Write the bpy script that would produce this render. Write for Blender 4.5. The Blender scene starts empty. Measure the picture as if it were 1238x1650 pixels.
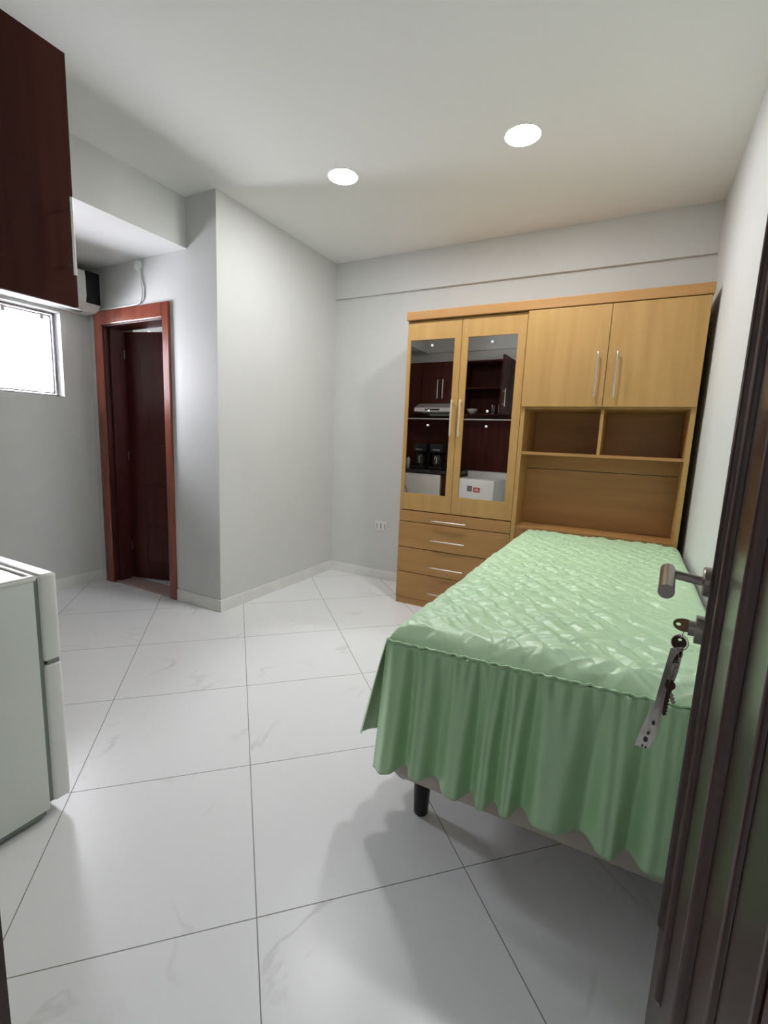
import bpy, bmesh, math, random
import numpy as np
from mathutils import Vector, Matrix, noise

random.seed(7)
SC = bpy.context.scene
COL = SC.collection
PI = math.pi

# ------------------------------------------------------------------ camera
YAW, PITCH, ROLL = -0.49093, -0.15604, 0.03992
F_PX, CX, CY = 758.31, 606.62, 826.87
CAM_H = 1.2508
fw = Vector((math.sin(YAW)*math.cos(PITCH), math.cos(YAW)*math.cos(PITCH), math.sin(PITCH)))
r0 = Vector((math.cos(YAW), -math.sin(YAW), 0)); u0 = r0.cross(fw)
rt = math.cos(ROLL)*r0 + math.sin(ROLL)*u0
up = -math.sin(ROLL)*r0 + math.cos(ROLL)*u0
cam_data = bpy.data.cameras.new('camera')
cam = bpy.data.objects.new('camera', cam_data); COL.objects.link(cam)
M = Matrix.Identity(4)
for i in range(3):
    M[i][0], M[i][1], M[i][2] = rt[i], up[i], -fw[i]
M[2][3] = CAM_H
cam.matrix_world = M
cam_data.sensor_fit = 'VERTICAL'
cam_data.sensor_height = 36.0
cam_data.lens = F_PX/1650*36.0
cam_data.shift_x = (619-CX)/1650
cam_data.shift_y = (CY-825)/1650
cam_data.clip_start = 0.01
SC.camera = cam

# ------------------------------------------------------------------ world, light, exposure
SKY = 22.0
LAMP = 70.0
EXPOSURE = 1.55
SC.view_settings.view_transform = 'Standard'
SC.view_settings.look = 'None'
SC.view_settings.exposure = EXPOSURE
SC.view_settings.gamma = 1.0
SC.view_settings.use_curve_mapping = False
w = bpy.data.worlds.new('overcast_sky'); SC.world = w; w.use_nodes = True
bgn = w.node_tree.nodes['Background']
bgn.inputs[0].default_value = (0.93, 0.92, 1.0, 1); bgn.inputs[1].default_value = SKY
SC.cycles.max_bounces = 10
SC.cycles.diffuse_bounces = 6
SC.cycles.glossy_bounces = 5
SC.cycles.sample_clamp_indirect = 6.0
SC.cycles.use_denoising = True

def portal(name, loc, rot, sx, sy):
    L = bpy.data.lights.new(name, 'AREA'); L.shape = 'RECTANGLE'; L.size = sx; L.size_y = sy
    L.cycles.is_portal = True
    o = bpy.data.objects.new(name, L); COL.objects.link(o); o.location = loc; o.rotation_euler = rot

# ------------------------------------------------------------------ room dimensions
XL, XR = -3.816, 0.322           # left and right wall
YF, YA = 0.27, 2.296             # front wall (entrance side), wall with the bathroom door
YB = 3.68                        # back wall (below its beam)
YBB = 3.655                      # back beam face
XP = -2.443                      # corner pillar side
XBM = -2.715                     # face of the lowered ceiling on the left
H, HB = 2.74, 2.433
CORR_X1_ = 0.9
portal('window_portal', (XL-0.06, 1.86, 1.775), (0, -PI/2, 0), 0.6, 0.46)
portal('corridor_fill_portal', (CORR_X1_+0.12, -1.0, 1.425), (0, PI/2, 0), 0.55, 0.5)  # sampling portal of the added corridor fill window
portal('bathroom_fill_portal', (XL-0.06, 3.05, 1.9), (0, -PI/2, 0), 0.4, 0.5)  # sampling portal of the window added to light the bathroom

# ------------------------------------------------------------------ materials
def mat(name, col, rough=0.5, metal=0.0, spec=0.5, coat=0.0, coat_r=0.1, sheen=0.0):
    m = bpy.data.materials.new(name); m.use_nodes = True
    b = m.node_tree.nodes['Principled BSDF']
    b.inputs['Base Color'].default_value = (*col, 1)
    b.inputs['Roughness'].default_value = rough
    b.inputs['Metallic'].default_value = metal
    b.inputs['Specular IOR Level'].default_value = spec
    b.inputs['Coat Weight'].default_value = coat
    b.inputs['Coat Roughness'].default_value = coat_r
    b.inputs['Sheen Weight'].default_value = sheen
    return m
def nn(m, t, **k):
    n = m.node_tree.nodes.new(t)
    for a, v in k.items(): setattr(n, a, v)
    return n
def lk(m, a, b): m.node_tree.links.new(a, b)
def bsdf(m): return m.node_tree.nodes['Principled BSDF']
def math_node(m, op, a, b=None, c=None):
    n = nn(m, 'ShaderNodeMath', operation=op)
    for i, v in enumerate((a, b, c)):
        if v is None: continue
        if isinstance(v, (int, float)): n.inputs[i].default_value = v
        else: lk(m, v, n.inputs[i])
    return n.outputs[0]
def noisy(m, c1, c2, scale=(1, 1, 1), nscale=4, detail=4, bump=0.0, lo=0.35, hi=0.65, distortion=0.0):
    tc = nn(m, 'ShaderNodeTexCoord'); mp = nn(m, 'ShaderNodeMapping')
    mp.inputs['Scale'].default_value = scale
    lk(m, tc.outputs['Object'], mp.inputs['Vector'])
    n = nn(m, 'ShaderNodeTexNoise'); n.inputs['Scale'].default_value = nscale; n.inputs['Detail'].default_value = detail
    n.inputs['Distortion'].default_value = distortion
    lk(m, mp.outputs[0], n.inputs['Vector'])
    r = nn(m, 'ShaderNodeValToRGB')
    r.color_ramp.elements[0].position = lo; r.color_ramp.elements[0].color = (*c1, 1)
    r.color_ramp.elements[1].position = hi; r.color_ramp.elements[1].color = (*c2, 1)
    lk(m, n.outputs['Fac'], r.inputs[0]); lk(m, r.outputs[0], bsdf(m).inputs['Base Color'])
    if bump:
        bp = nn(m, 'ShaderNodeBump'); bp.inputs['Strength'].default_value = bump; bp.inputs['Distance'].default_value = 0.002
        lk(m, n.outputs['Fac'], bp.inputs['Height']); lk(m, bp.outputs[0], bsdf(m).inputs['Normal'])
    return m
WALL = (0.665, 0.685, 0.655)
M_wall = noisy(mat('wall_paint', WALL, 0.55, spec=0.3), (0.70, 0.715, 0.70), (0.715, 0.73, 0.715), nscale=3, bump=0.0)
M_ceil = mat('ceiling_paint', (0.88, 0.885, 0.87), 0.7, spec=0.2)
M_white = mat('white_plastic', (0.86, 0.87, 0.85), 0.35)
M_whitem = mat('white_enamel', (0.78, 0.82, 0.78), 0.28, spec=0.5)
M_base = noisy(mat('skirting_marble', (0.7, 0.7, 0.68), 0.3), (0.80, 0.81, 0.79), (0.88, 0.88, 0.87), nscale=5, detail=6)
M_oak = noisy(mat('oak_laminate', (0.5, 0.3, 0.12), 0.42, spec=0.4), (0.47, 0.272, 0.094), (0.56, 0.338, 0.125), scale=(9, 9, 0.9), nscale=1.5, detail=7, lo=0.3, hi=0.7, distortion=0.6)
M_oakh = noisy(mat('oak_laminate_horizontal', (0.46, 0.26, 0.1), 0.42, spec=0.4), (0.41, 0.212, 0.074), (0.50, 0.268, 0.098), scale=(0.9, 9, 9), nscale=1.5, detail=7, lo=0.3, hi=0.7, distortion=0.6)
M_mahog = noisy(mat('mahogany', (0.06, 0.015, 0.01), 0.45, spec=0.14), (0.042, 0.0095, 0.0055), (0.062, 0.0145, 0.008), scale=(12, 12, 1), nscale=2, detail=6)
M_frame = noisy(mat('polished_red_wood', (0.10, 0.02, 0.012), 0.24, spec=0.5, coat=0.35, coat_r=0.08), (0.20, 0.040, 0.020), (0.29, 0.062, 0.031), scale=(10, 10, 1), nscale=2, detail=6)
M_leaf = noisy(mat('red_brown_door', (0.05, 0.012, 0.008), 0.36, spec=0.3), (0.05, 0.0115, 0.008), (0.075, 0.0165, 0.011), scale=(10, 10, 1), nscale=2, detail=6)
M_entry = noisy(mat('dark_varnished_wood', (0.04, 0.018, 0.012), 0.3, spec=0.35, coat=0.15, coat_r=0.14), (0.026, 0.0105, 0.007), (0.034, 0.0135, 0.009), scale=(10, 10, 1), nscale=2, detail=6)
M_groove = mat('dark_groove', (0.008, 0.004, 0.003), 0.6)
M_steel = mat('brushed_steel', (0.72, 0.70, 0.67), 0.3, 1.0)
M_dsteel = mat('dark_brushed_steel', (0.30, 0.27, 0.25), 0.32, 1.0)
M_alu = mat('grey_aluminium', (0.35, 0.33, 0.34), 0.4, 0.7)
M_cream = mat('cream_lacquer', (0.66, 0.56, 0.40), 0.35)
M_black = mat('black_plastic', (0.010, 0.010, 0.011), 0.45, spec=0.3)
M_blackm = mat('black_matte', (0.015, 0.015, 0.016), 0.6)
M_counter = noisy(mat('dark_granite', (0.02, 0.02, 0.02), 0.15), (0.012, 0.012, 0.012), (0.06, 0.058, 0.055), nscale=90, detail=3)
M_mirror = mat('smoked_mirror', (0.62, 0.60, 0.57), 0.015, 1.0)
M_gap = mat('rubber_gasket', (0.25, 0.28, 0.26), 0.6)
M_fabric = mat('cream_damask', (0.44, 0.40, 0.33), 0.8, sheen=0.2)
M_keyb = mat('aged_brass', (0.20, 0.13, 0.08), 0.35, 1.0)
M_keyn = mat('nickel', (0.62, 0.58, 0.52), 0.25, 1.0)
M_rib = mat('ribbon_cloth', (0.62, 0.60, 0.55), 0.7)
M_ribdark = mat('ribbon_print', (0.05, 0.045, 0.04), 0.7)
M_tabdark = mat('brown_leather', (0.035, 0.012, 0.01), 0.5)
M_thresh = mat('threshold_stone', (0.42, 0.30, 0.26), 0.4)
M_red = mat('red_magnet', (0.6, 0.03, 0.04), 0.4)
M_grey = mat('grey_magnet', (0.18, 0.18, 0.19), 0.5)
M_cup = mat('white_ceramic', (0.7, 0.68, 0.64), 0.25)

# satin of the bedspread
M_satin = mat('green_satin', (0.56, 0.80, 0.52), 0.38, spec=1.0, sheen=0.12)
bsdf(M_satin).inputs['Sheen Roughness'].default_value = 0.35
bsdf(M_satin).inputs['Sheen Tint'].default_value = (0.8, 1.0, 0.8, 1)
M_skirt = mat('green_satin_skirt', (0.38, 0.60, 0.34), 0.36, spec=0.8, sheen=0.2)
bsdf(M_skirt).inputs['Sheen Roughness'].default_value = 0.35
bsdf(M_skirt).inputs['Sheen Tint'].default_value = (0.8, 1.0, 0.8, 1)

# glass
M_glass = bpy.data.materials.new('window_glass'); M_glass.use_nodes = True
_n = M_glass.node_tree.nodes; _n.remove(_n['Principled BSDF'])
_t = _n.new('ShaderNodeBsdfTransparent'); _g = _n.new('ShaderNodeBsdfGlossy'); _g.inputs['Roughness'].default_value = 0.02
_f = _n.new('ShaderNodeFresnel'); _x = _n.new('ShaderNodeMixShader')
lk(M_glass, _f.outputs[0], _x.inputs[0]); lk(M_glass, _t.outputs[0], _x.inputs[1]); lk(M_glass, _g.outputs[0], _x.inputs[2])
lk(M_glass, _x.outputs[0], _n['Material Output'].inputs[0])

# lamp diffuser
M_lamp = bpy.data.materials.new('lamp_diffuser'); M_lamp.use_nodes = True
_b = bsdf(M_lamp); _b.inputs['Base Color'].default_value = (0.9, 0.9, 0.9, 1)
_b.inputs['Emission Color'].default_value = (1.0, 0.985, 0.985, 1); _b.inputs['Emission Strength'].default_value = LAMP

# floor tiles: 60 cm, laid diagonally
M_floor = mat('white_marble_tile', (0.7, 0.7, 0.7), 0.3, spec=0.45)
TA, TX, TY, TS = 0.78303, -0.735, 0.800, 0.6
def floor_mat():
    m = M_floor
    geo = nn(m, 'ShaderNodeNewGeometry'); sep = nn(m, 'ShaderNodeSeparateXYZ'); lk(m, geo.outputs['Position'], sep.inputs[0])
    x = math_node(m, 'SUBTRACT', sep.outputs[0], TX); y = math_node(m, 'SUBTRACT', sep.outputs[1], TY)
    c, s = math.cos(TA)/TS, math.sin(TA)/TS
    u = math_node(m, 'ADD', math_node(m, 'MULTIPLY', x, c), math_node(m, 'MULTIPLY', y, s))
    v = math_node(m, 'SUBTRACT', math_node(m, 'MULTIPLY', y, c), math_node(m, 'MULTIPLY', x, s))
    def dist(q):
        f = math_node(m, 'FRACT', math_node(m, 'ADD', q, 100.5))
        return math_node(m, 'ABSOLUTE', math_node(m, 'SUBTRACT', f, 0.5))
    d = math_node(m, 'MINIMUM', dist(u), dist(v))
    line = math_node(m, 'LESS_THAN', d, 0.0015/TS)
    # veins, different on each tile
    iu = math_node(m, 'FLOOR', math_node(m, 'ADD', u, 100.0)); iv = math_node(m, 'FLOOR', math_node(m, 'ADD', v, 100.0))
    wn = nn(m, 'ShaderNodeTexWhiteNoise', noise_dimensions='2D'); cb = nn(m, 'ShaderNodeCombineXYZ')
    lk(m, iu, cb.inputs[0]); lk(m, iv, cb.inputs[1]); lk(m, cb.outputs[0], wn.inputs['Vector'])
    vm = nn(m, 'ShaderNodeVectorMath', operation='SCALE'); lk(m, wn.outputs['Color'], vm.inputs[0]); vm.inputs['Scale'].default_value = 40
    va = nn(m, 'ShaderNodeVectorMath', operation='ADD'); lk(m, geo.outputs['Position'], va.inputs[0]); lk(m, vm.outputs[0], va.inputs[1])
    n1 = nn(m, 'ShaderNodeTexNoise'); n1.inputs['Scale'].default_value = 1.7; n1.inputs['Detail'].default_value = 7; n1.inputs['Distortion'].default_value = 0.9
    lk(m, va.outputs[0], n1.inputs['Vector'])
    ridge = math_node(m, 'ABSOLUTE', math_node(m, 'SUBTRACT', n1.outputs['Fac'], 0.5))
    vein = math_node(m, 'SUBTRACT', 1.0, math_node(m, 'MULTIPLY', ridge, 55.0)); vein = math_node(m, 'MAXIMUM', vein, 0.0)
    n2 = nn(m, 'ShaderNodeTexNoise'); n2.inputs['Scale'].default_value = 2.6; n2.inputs['Detail'].default_value = 2
    lk(m, va.outputs[0], n2.inputs['Vector'])
    gate = math_node(m, 'MAXIMUM', math_node(m, 'MULTIPLY', math_node(m, 'SUBTRACT', n2.outputs['Fac'], 0.53), 5.0), 0.0)
    gate = math_node(m, 'MINIMUM', gate, 1.0)
    vein = math_node(m, 'MULTIPLY', math_node(m, 'MULTIPLY', vein, gate), 0.42)
    mx = nn(m, 'ShaderNodeMix', data_type='RGBA'); lk(m, vein, mx.inputs[0])
    mx.inputs[6].default_value = (0.86, 0.87, 0.89, 1); mx.inputs[7].default_value = (0.38, 0.39, 0.37, 1)
    m2 = nn(m, 'ShaderNodeMix', data_type='RGBA'); lk(m, line, m2.inputs[0]); lk(m, mx.outputs[2], m2.inputs[6])
    m2.inputs[7].default_value = (0.25, 0.255, 0.24, 1)
    lk(m, m2.outputs[2], bsdf(m).inputs['Base Color'])
    rr = math_node(m, 'ADD', math_node(m, 'MULTIPLY', line, 0.4), 0.29); lk(m, rr, bsdf(m).inputs['Roughness'])
floor_mat()

# ------------------------------------------------------------------ builders
def add_box(bm, x0, x1, y0, y1, z0, z1, bev=0.0, seg=2):
    vs = [bm.verts.new((x, y, z)) for x in (x0, x1) for y in (y0, y1) for z in (z0, z1)]
    q = [(0, 1, 3, 2), (4, 6, 7, 5), (0, 4, 5, 1), (2, 3, 7, 6), (0, 2, 6, 4), (1, 5, 7, 3)]
    fs = [bm.faces.new([vs[i] for i in f]) for f in q]
    bmesh.ops.recalc_face_normals(bm, faces=fs)
    if bev > 0:
        es = list({e for f in fs for e in f.edges})
        bmesh.ops.bevel(bm, geom=es, offset=bev, segments=seg, affect='EDGES', profile=0.5)
def add_tube(bm, pts, r, n=12, caps=True, closed=False):
    P = [Vector(p) for p in pts]; rings = []
    rs = r if isinstance(r, (list, tuple)) else [r]*len(P)
    ref = None
    for i, p in enumerate(P):
        if closed: d = P[(i+1) % len(P)]-P[i-1]
        else: d = P[min(i+1, len(P)-1)]-P[max(i-1, 0)]
        d.normalize()
        if ref is None:
            ref = Vector((0, 0, 1)) if abs(d.z) < 0.9 else Vector((1, 0, 0))
        a = ref-d*ref.dot(d); a.normalize(); b = d.cross(a); ref = a
        rings.append([bm.verts.new(p+rs[i]*(math.cos(2*PI*k/n)*a+math.sin(2*PI*k/n)*b)) for k in range(n)])
    m = len(rings)
    for i in range(m if closed else m-1):
        A, B = rings[i], rings[(i+1) % m]
        for k in range(n):
            bm.faces.new((A[k], A[(k+1) % n], B[(k+1) % n], B[k]))
    if caps and not closed:
        bm.faces.new(rings[0][::-1]); bm.faces.new(rings[-1])
def add_lathe(bm, prof, c=(0, 0, 0), n=32, axis='z'):
    rings = []
    for r, z in prof:
        ring = []
        for k in range(n):
            a = 2*PI*k/n
            p = Vector((r*math.cos(a), r*math.sin(a), z))
            if axis == 'x': p = Vector((p.z, p.x, p.y))
            if axis == 'y': p = Vector((p.x, p.z, p.y))
            ring.append(bm.verts.new(p+Vector(c)))
        rings.append(ring)
    for A, B in zip(rings, rings[1:]):
        for k in range(n):
            bm.faces.new((A[k], A[(k+1) % n], B[(k+1) % n], B[k]))
    bm.faces.new(rings[0][::-1]); bm.faces.new(rings[-1])
def add_poly(bm, pts, thick):
    """extruded polygon: pts are 3-D points in a plane, thick a vector"""
    t = Vector(thick)
    a = [bm.verts.new(Vector(p)) for p in pts]; b = [bm.verts.new(Vector(p)+t) for p in pts]
    bm.faces.new(a[::-1]); bm.faces.new(b)
    for i in range(len(a)):
        j = (i+1) % len(a); bm.faces.new((a[i], a[j], b[j], b[i]))
def NB(): return bmesh.new()
def B(*a, **k):
    bm = NB(); add_box(bm, *a, **k); return bm
def wloc(o):
    v = Vector((0, 0, 0))
    while o is not None: v += o.location; o = o.parent
    return v
def obj(name, bm, m, parent=None, smooth=False, loc=None):
    bmesh.ops.recalc_face_normals(bm, faces=bm.faces)
    me = bpy.data.meshes.new(name)
    off = wloc(parent) if parent else Vector(loc) if loc else Vector((0, 0, 0))
    if off.length: bmesh.ops.translate(bm, verts=bm.verts, vec=-off)
    bm.to_mesh(me); bm.free()
    o = bpy.data.objects.new(name, me); COL.objects.link(o)
    for mm in (m if isinstance(m, (list, tuple)) else [m]): me.materials.append(mm)
    if parent: o.parent = parent
    elif loc: o.location = loc
    if smooth:
        for p in me.polygons: p.use_smooth = True
        try: me.set_sharp_from_angle(angle=math.radians(38))
        except Exception: pass
    return o
def tag(o, label, cat, group=None, kind=None):
    o['label'] = label; o['category'] = cat
    if group: o['group'] = group
    if kind: o['kind'] = kind
    return o
def thing(name, label, cat, loc, group=None, kind=None):
    o = bpy.data.objects.new(name, None); COL.objects.link(o); o.location = loc; o.empty_display_size = 0.05
    return tag(o, label, cat, group, kind)
def struct(name, bm, m, label=None):
    o = obj(name, bm, m); o['kind'] = 'structure'
    if label: o['label'] = label
    return o
def sub(o, label): o['label'] = label; return o
def wall_with_hole(bm, axis, p0, p1, a0, a1, z0, z1, holes):
    """wall slab between p0..p1 on its thin axis, running a0..a1, with rectangular holes (h0,h1,zz0,zz1)"""
    xs = sorted({a0, a1, *[h[0] for h in holes], *[h[1] for h in holes]})
    zs = sorted({z0, z1, *[h[2] for h in holes], *[h[3] for h in holes]})
    for i in range(len(xs)-1):
        for k in range(len(zs)-1):
            mx, mz = (xs[i]+xs[i+1])/2, (zs[k]+zs[k+1])/2
            if any(h[0] < mx < h[1] and h[2] < mz < h[3] for h in holes): continue
            if axis == 'x': add_box(bm, p0, p1, xs[i], xs[i+1], zs[k], zs[k+1])
            else: add_box(bm, xs[i], xs[i+1], p0, p1, zs[k], zs[k+1])
    bmesh.ops.remove_doubles(bm, verts=bm.verts, dist=1e-5)
    # drop inner faces shared by neighbouring boxes
    seen = {}
    for f in list(bm.faces):
        key = tuple(sorted(v.index for v in f.verts)); seen.setdefault(key, []).append(f)
    bm.verts.index_update()
    seen = {}
    for f in bm.faces:
        key = tuple(sorted(v.index for v in f.verts)); seen.setdefault(key, []).append(f)
    dead = [f for fs in seen.values() if len(fs) > 1 for f in fs]
    if dead: bmesh.ops.delete(bm, geom=dead, context='FACES')

# ------------------------------------------------------------------ room shell
T = 0.15
CORR_Y, CORR_X0, CORR_X1 = -1.7, -1.4, 0.9        # corridor outside the entrance, where the photographer stands
bm = NB(); add_box(bm, XL-T, CORR_X1+T, CORR_Y-T, YB+T, -0.12, 0.0)
struct('floor', bm, M_floor, 'white veined marble floor tiles laid diagonally')
bm = NB(); add_box(bm, XL-T, CORR_X1+T, CORR_Y-T, YB+T, H, H+0.12)
struct('ceiling', bm, M_ceil, 'smooth off-white ceiling')
WIN = (1.655, 2.078, 1.472, 2.078)                # window opening: y0, y1, z0, z1
BATH_FILL = (2.8, 3.3, 1.7, 2.1)                       # unseen opening added to brighten the bathroom
bm = NB(); wall_with_hole(bm, 'x', XL-T, XL, YF-T, YB, 0, H, [WIN, BATH_FILL]); struct('wall_left', bm, M_wall, 'pale grey wall holding the small window')
bm = NB(); add_box(bm, XR, XR+T, YF, YB, 0, H); struct('wall_right', bm, M_wall, 'pale grey wall along the bed')
bm = NB(); add_box(bm, XL-T, XR+T, YB, YB+T, 0, H); struct('wall_back', bm, M_wall, 'pale grey wall behind the oak wardrobe')
bm = NB(); add_box(bm, XP, XR, YBB, YB, 2.447, H); struct('trim_1', bm, M_wall, 'shallow beam along the top of the back wall')
# bathroom walls
BD = (-3.66, -2.948, 0.0, 2.035)                  # rough opening of the bathroom door
bm = NB(); wall_with_hole(bm, 'y', YA, YA+0.14, XL, XP, 0, H, [BD]); struct('wall_bathroom', bm, M_wall, 'grey wall around the bathroom door')
bm = NB(); add_box(bm, XP-0.14, XP, YA+0.14, YB, 0, H); struct('wall_corner', bm, M_wall, 'projecting grey wall beside the wardrobe corner')
bm = NB(); add_box(bm, XL, XBM, YF, YA, HB, H); struct('trim_2', bm, M_ceil if False else M_wall, 'lowered ceiling beam above the air conditioner')
bm = NB(); add_box(bm, XBM, XR, YF, YF+0.03, HB, H); struct('trim_3', bm, M_wall, 'shallow beam above the kitchen cupboards')
# entrance wall with doorway
DO = (-0.808, 0.12, 0.0, 2.13)
bm = NB(); wall_with_hole(bm, 'y', YF-T, YF, XL, CORR_X1, 0, H, [DO]); struct('wall_front', bm, M_wall, 'entrance side wall')
bm = NB()
add_box(bm, CORR_X0-T, CORR_X0, CORR_Y, YF-T, 0, H)
struct('wall_corridor_left', bm, M_wall)
CORR_FILL = (-1.25, -0.75, 1.15, 1.7)                   # unseen opening added behind the camera as fill light on the bed skirt
bm = NB(); wall_with_hole(bm, 'x', CORR_X1, CORR_X1+T, CORR_Y, YF-T, 0, H, [CORR_FILL]); struct('wall_corridor_right', bm, M_wall)
struct('wall_corridor_back', B(CORR_X0-T, CORR_X1+T, CORR_Y-T, CORR_Y, 0, H), M_wall)
# baseboards
BH, BT = 0.085, 0.012
struct('baseboard_left', B(XL, XL+BT, 0.86, YA, 0, BH, bev=0.002), M_base)
struct('baseboard_bathroom', B(-2.884, XP, YA-BT, YA, 0, BH, bev=0.002), M_base)
struct('baseboard_bathroom_corner', B(XL+BT, -3.742, YA-BT, YA, 0, BH, bev=0.002), M_base)
struct('baseboard_pillar', B(XP, XP+BT, YA-BT, YB, 0, BH, bev=0.002), M_base)
struct('baseboard_back', B(XP+BT, -1.56, YB-BT, YB, 0, BH, bev=0.002), M_base)
struct('baseboard_right', B(XR-BT, XR, 0.3, YB-0.02, 0, BH, bev=0.002), M_base)

# ------------------------------------------------------------------ window
wn = thing('window_1', 'small bright window high on the left wall', 'window', (XL, (WIN[0]+WIN[1])/2, WIN[2]), kind='structure')
y0, y1, z0, z1 = WIN
xf = XL-0.075
bm = NB(); f = 0.016
for a in ((y0, y0+f, z0, z1), (y1-f, y1, z0, z1), (y0, y1, z0, z0+f), (y0, y1, z1-f, z1)):
    add_box(bm, xf-0.03, xf, a[0], a[1], a[2], a[3], bev=0.002)
obj('window_frame', bm, M_alu, wn)
# tilted sash
bm = NB(); f2 = 0.012
sy0, sy1, sz0, sz1 = y0+f+.004, y1-f-.004, z0+f+.004, z1-f-.004
for a in ((sy0, sy0+f2, sz0, sz1), (sy1-f2, sy1, sz0, sz1), (sy0, sy1, sz0, sz0+f2), (sy0, sy1, sz1-f2, sz1)):
    add_box(bm, xf-0.026, xf-0.006, a[0], a[1], a[2], a[3], bev=0.0015)
sash = obj('window_sash', bm, M_alu, wn)
obj('window_pane', B(xf-0.019, xf-0.014, sy0+f2, sy1-f2, sz0+f2, sz1-f2), M_glass, sash)
for yy in (y0+0.09, y1-0.09):
    bm = NB(); add_box(bm, xf-0.004, xf+0.012, yy-0.012, yy+0.012, z1-f-0.045, z1-f-0.004, bev=0.004)
    obj('window_catch', bm, M_alu, wn)
bm = NB(); add_tube(bm, [(xf+.006, y1-0.05, z0+f+.004), (xf+.012, y1-0.07, z0+f+.012), (xf+.006, y1-0.13, z0+f+.006)], 0.004, 8)
obj('window_handle', bm, M_alu, wn)

w3 = thing('corridor_fill_window', 'unseen corridor window added as daylight fill for the room', 'window', (CORR_X1, -1.0, 1.15), kind='structure')  # invented window, out of view, fills the skirt and room with daylight
bm = NB()
for a in ((-1.25, -1.22, 1.15, 1.7), (-0.78, -0.75, 1.15, 1.7), (-1.25, -0.75, 1.15, 1.18), (-1.25, -0.75, 1.67, 1.7)):
    add_box(bm, CORR_X1+0.06, CORR_X1+0.1, *a)
obj('window_frame', bm, M_alu, w3)
obj('window_pane', B(CORR_X1+0.078, CORR_X1+0.083, -1.22, -0.78, 1.18, 1.67), M_glass, w3)

w2 = thing('bathroom_fill_window', 'unseen window added to light the bathroom', 'window', (XL, 3.05, 1.7), kind='structure')  # out of view, put in so the bathroom behind the leaf is lit
bm = NB()
for a in ((2.8, 2.82, 1.7, 2.1), (3.28, 3.3, 1.7, 2.1), (2.8, 3.3, 1.7, 1.72), (2.8, 3.3, 2.08, 2.1)):
    add_box(bm, XL-0.1, XL-0.07, *a)
obj('window_frame', bm, M_alu, w2)
obj('window_pane', B(XL-0.088, XL-0.083, 2.82, 3.28, 1.72, 2.08), M_glass, w2)

# ------------------------------------------------------------------ bathroom door
d1 = thing('door_1', 'red-brown bathroom door standing ajar in a polished frame', 'door', (-3.3, YA, 0), kind='structure')
def casing(bm, x0, x1, zt, w, yfront, yback):
    add_box(bm, x0, x0+w[0], yfront, yback, 0, zt, bev=0.006)
    add_box(bm, x1-w[1], x1, yfront, yback, 0, zt, bev=0.006)
    add_box(bm, x0+w[0]-.004, x1-w[1]+.004, yfront, yback, zt-w[2], zt, bev=0.006)
bm = NB(); casing(bm, -3.741, -2.888, 2.122, (0.094, 0.07, 0.1), YA-0.018, YA)
obj('door_casing', bm, M_frame, d1)
bm = NB()
add_box(bm, -3.66, -3.635, YA-0.004, YA+0.16, 0, 2.035, bev=0.002)
add_box(bm, -2.973, -2.948, YA-0.004, YA+0.16, 0, 2.035, bev=0.002)
add_box(bm, -3.635, -2.973, YA-0.004, YA+0.16, 2.012, 2.035, bev=0.002)
add_box(bm, -3.635, -3.612, YA+0.03, YA+0.12, 0, 2.012, bev=0.002)   # stop
add_box(bm, -3.66, -3.64, YA+0.16, YA+0.24, 0, 2.035)
obj('door_jamb', bm, M_leaf, d1)
# leaf, hinged at the left, ajar inwards
ang = math.radians(17)
LW, LT, LH = 0.66, 0.035, 2.0
hx, hy = -3.634, YA+0.158
R = Matrix.Translation((hx, hy, 0.006)) @ Matrix.Rotation(ang, 4, 'Z')
bm = NB(); add_box(bm, 0, LW, 0, LT, 0, LH, bev=0.003)
bmesh.ops.transform(bm, matrix=R, verts=bm.verts)
leaf = obj('door_leaf', bm, M_leaf, d1)
def panel_on(bm, x0, x1, z0, z1, y=0.0):
    add_box(bm, x0, x1, y-0.006, y+0.004, z0, z1, bev=0.004)
zs = [0.14, 0.47, 0.79, 1.11, 1.86]
for za, zb in zip(zs, zs[1:]):
    bm = NB(); panel_on(bm, 0.15, LW-0.1, za+0.012, zb-0.012)
    bmesh.ops.transform(bm, matrix=R, verts=bm.verts)
    obj('door_panel', bm, M_leaf, leaf)
for zz in (0.25, 1.0, 1.8):
    bm = NB(); add_tube(bm, [(hx-0.002, hy-0.003, zz), (hx-0.002, hy-0.003, zz+0.07)], 0.005, 10)
    obj('hinge', bm, M_dsteel, d1)
bm = NB(); add_tube(bm, [(LW-0.06, 0, 1.0), (LW-0.06, -0.05, 1.0), (LW-0.16, -0.055, 1.0)], 0.009, 10)
bmesh.ops.transform(bm, matrix=R, verts=bm.verts)
obj('door_handle', bm, M_steel, leaf)
bm = NB(); add_box(bm, -3.635, -2.973, YA+0.0, YA+0.16, 0.0, 0.012, bev=0.003)
obj('threshold', bm, M_thresh, d1)

# ------------------------------------------------------------------ entrance door (open, to the right)
d2 = thing('door_2', 'dark varnished entrance door standing open at the right', 'door', (0.09, 0.29, 0), kind='structure')
bm = NB()
JX0, JX1 = -0.778, 0.092
add_box(bm, JX0-0.03, JX0, YF-T-0.01, YF+0.012, 0, 2.1)
add_box(bm, JX1, JX1+0.028, YF-T-0.01, YF+0.012, 0, 2.1)
add_box(bm, JX0-0.03, JX1+0.028, YF-T-0.01, YF+0.012, 2.1, 2.13)
obj('door_jamb', bm, M_entry, d2)
A = Vector((0.16, 1.07, 0)); Bp = Vector((0.09, 0.29, 0))
DW = (A-Bp).length; DT_, DH = 0.035, 2.09
ex = (Bp-A).normalized()                       # s axis: from the free edge to the hinge
ey = Vector((-ex.y, ex.x, 0))
if ey.x < 0: ey = -ey                          # into the door, away from the room
RD = Matrix.Identity(4)
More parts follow.
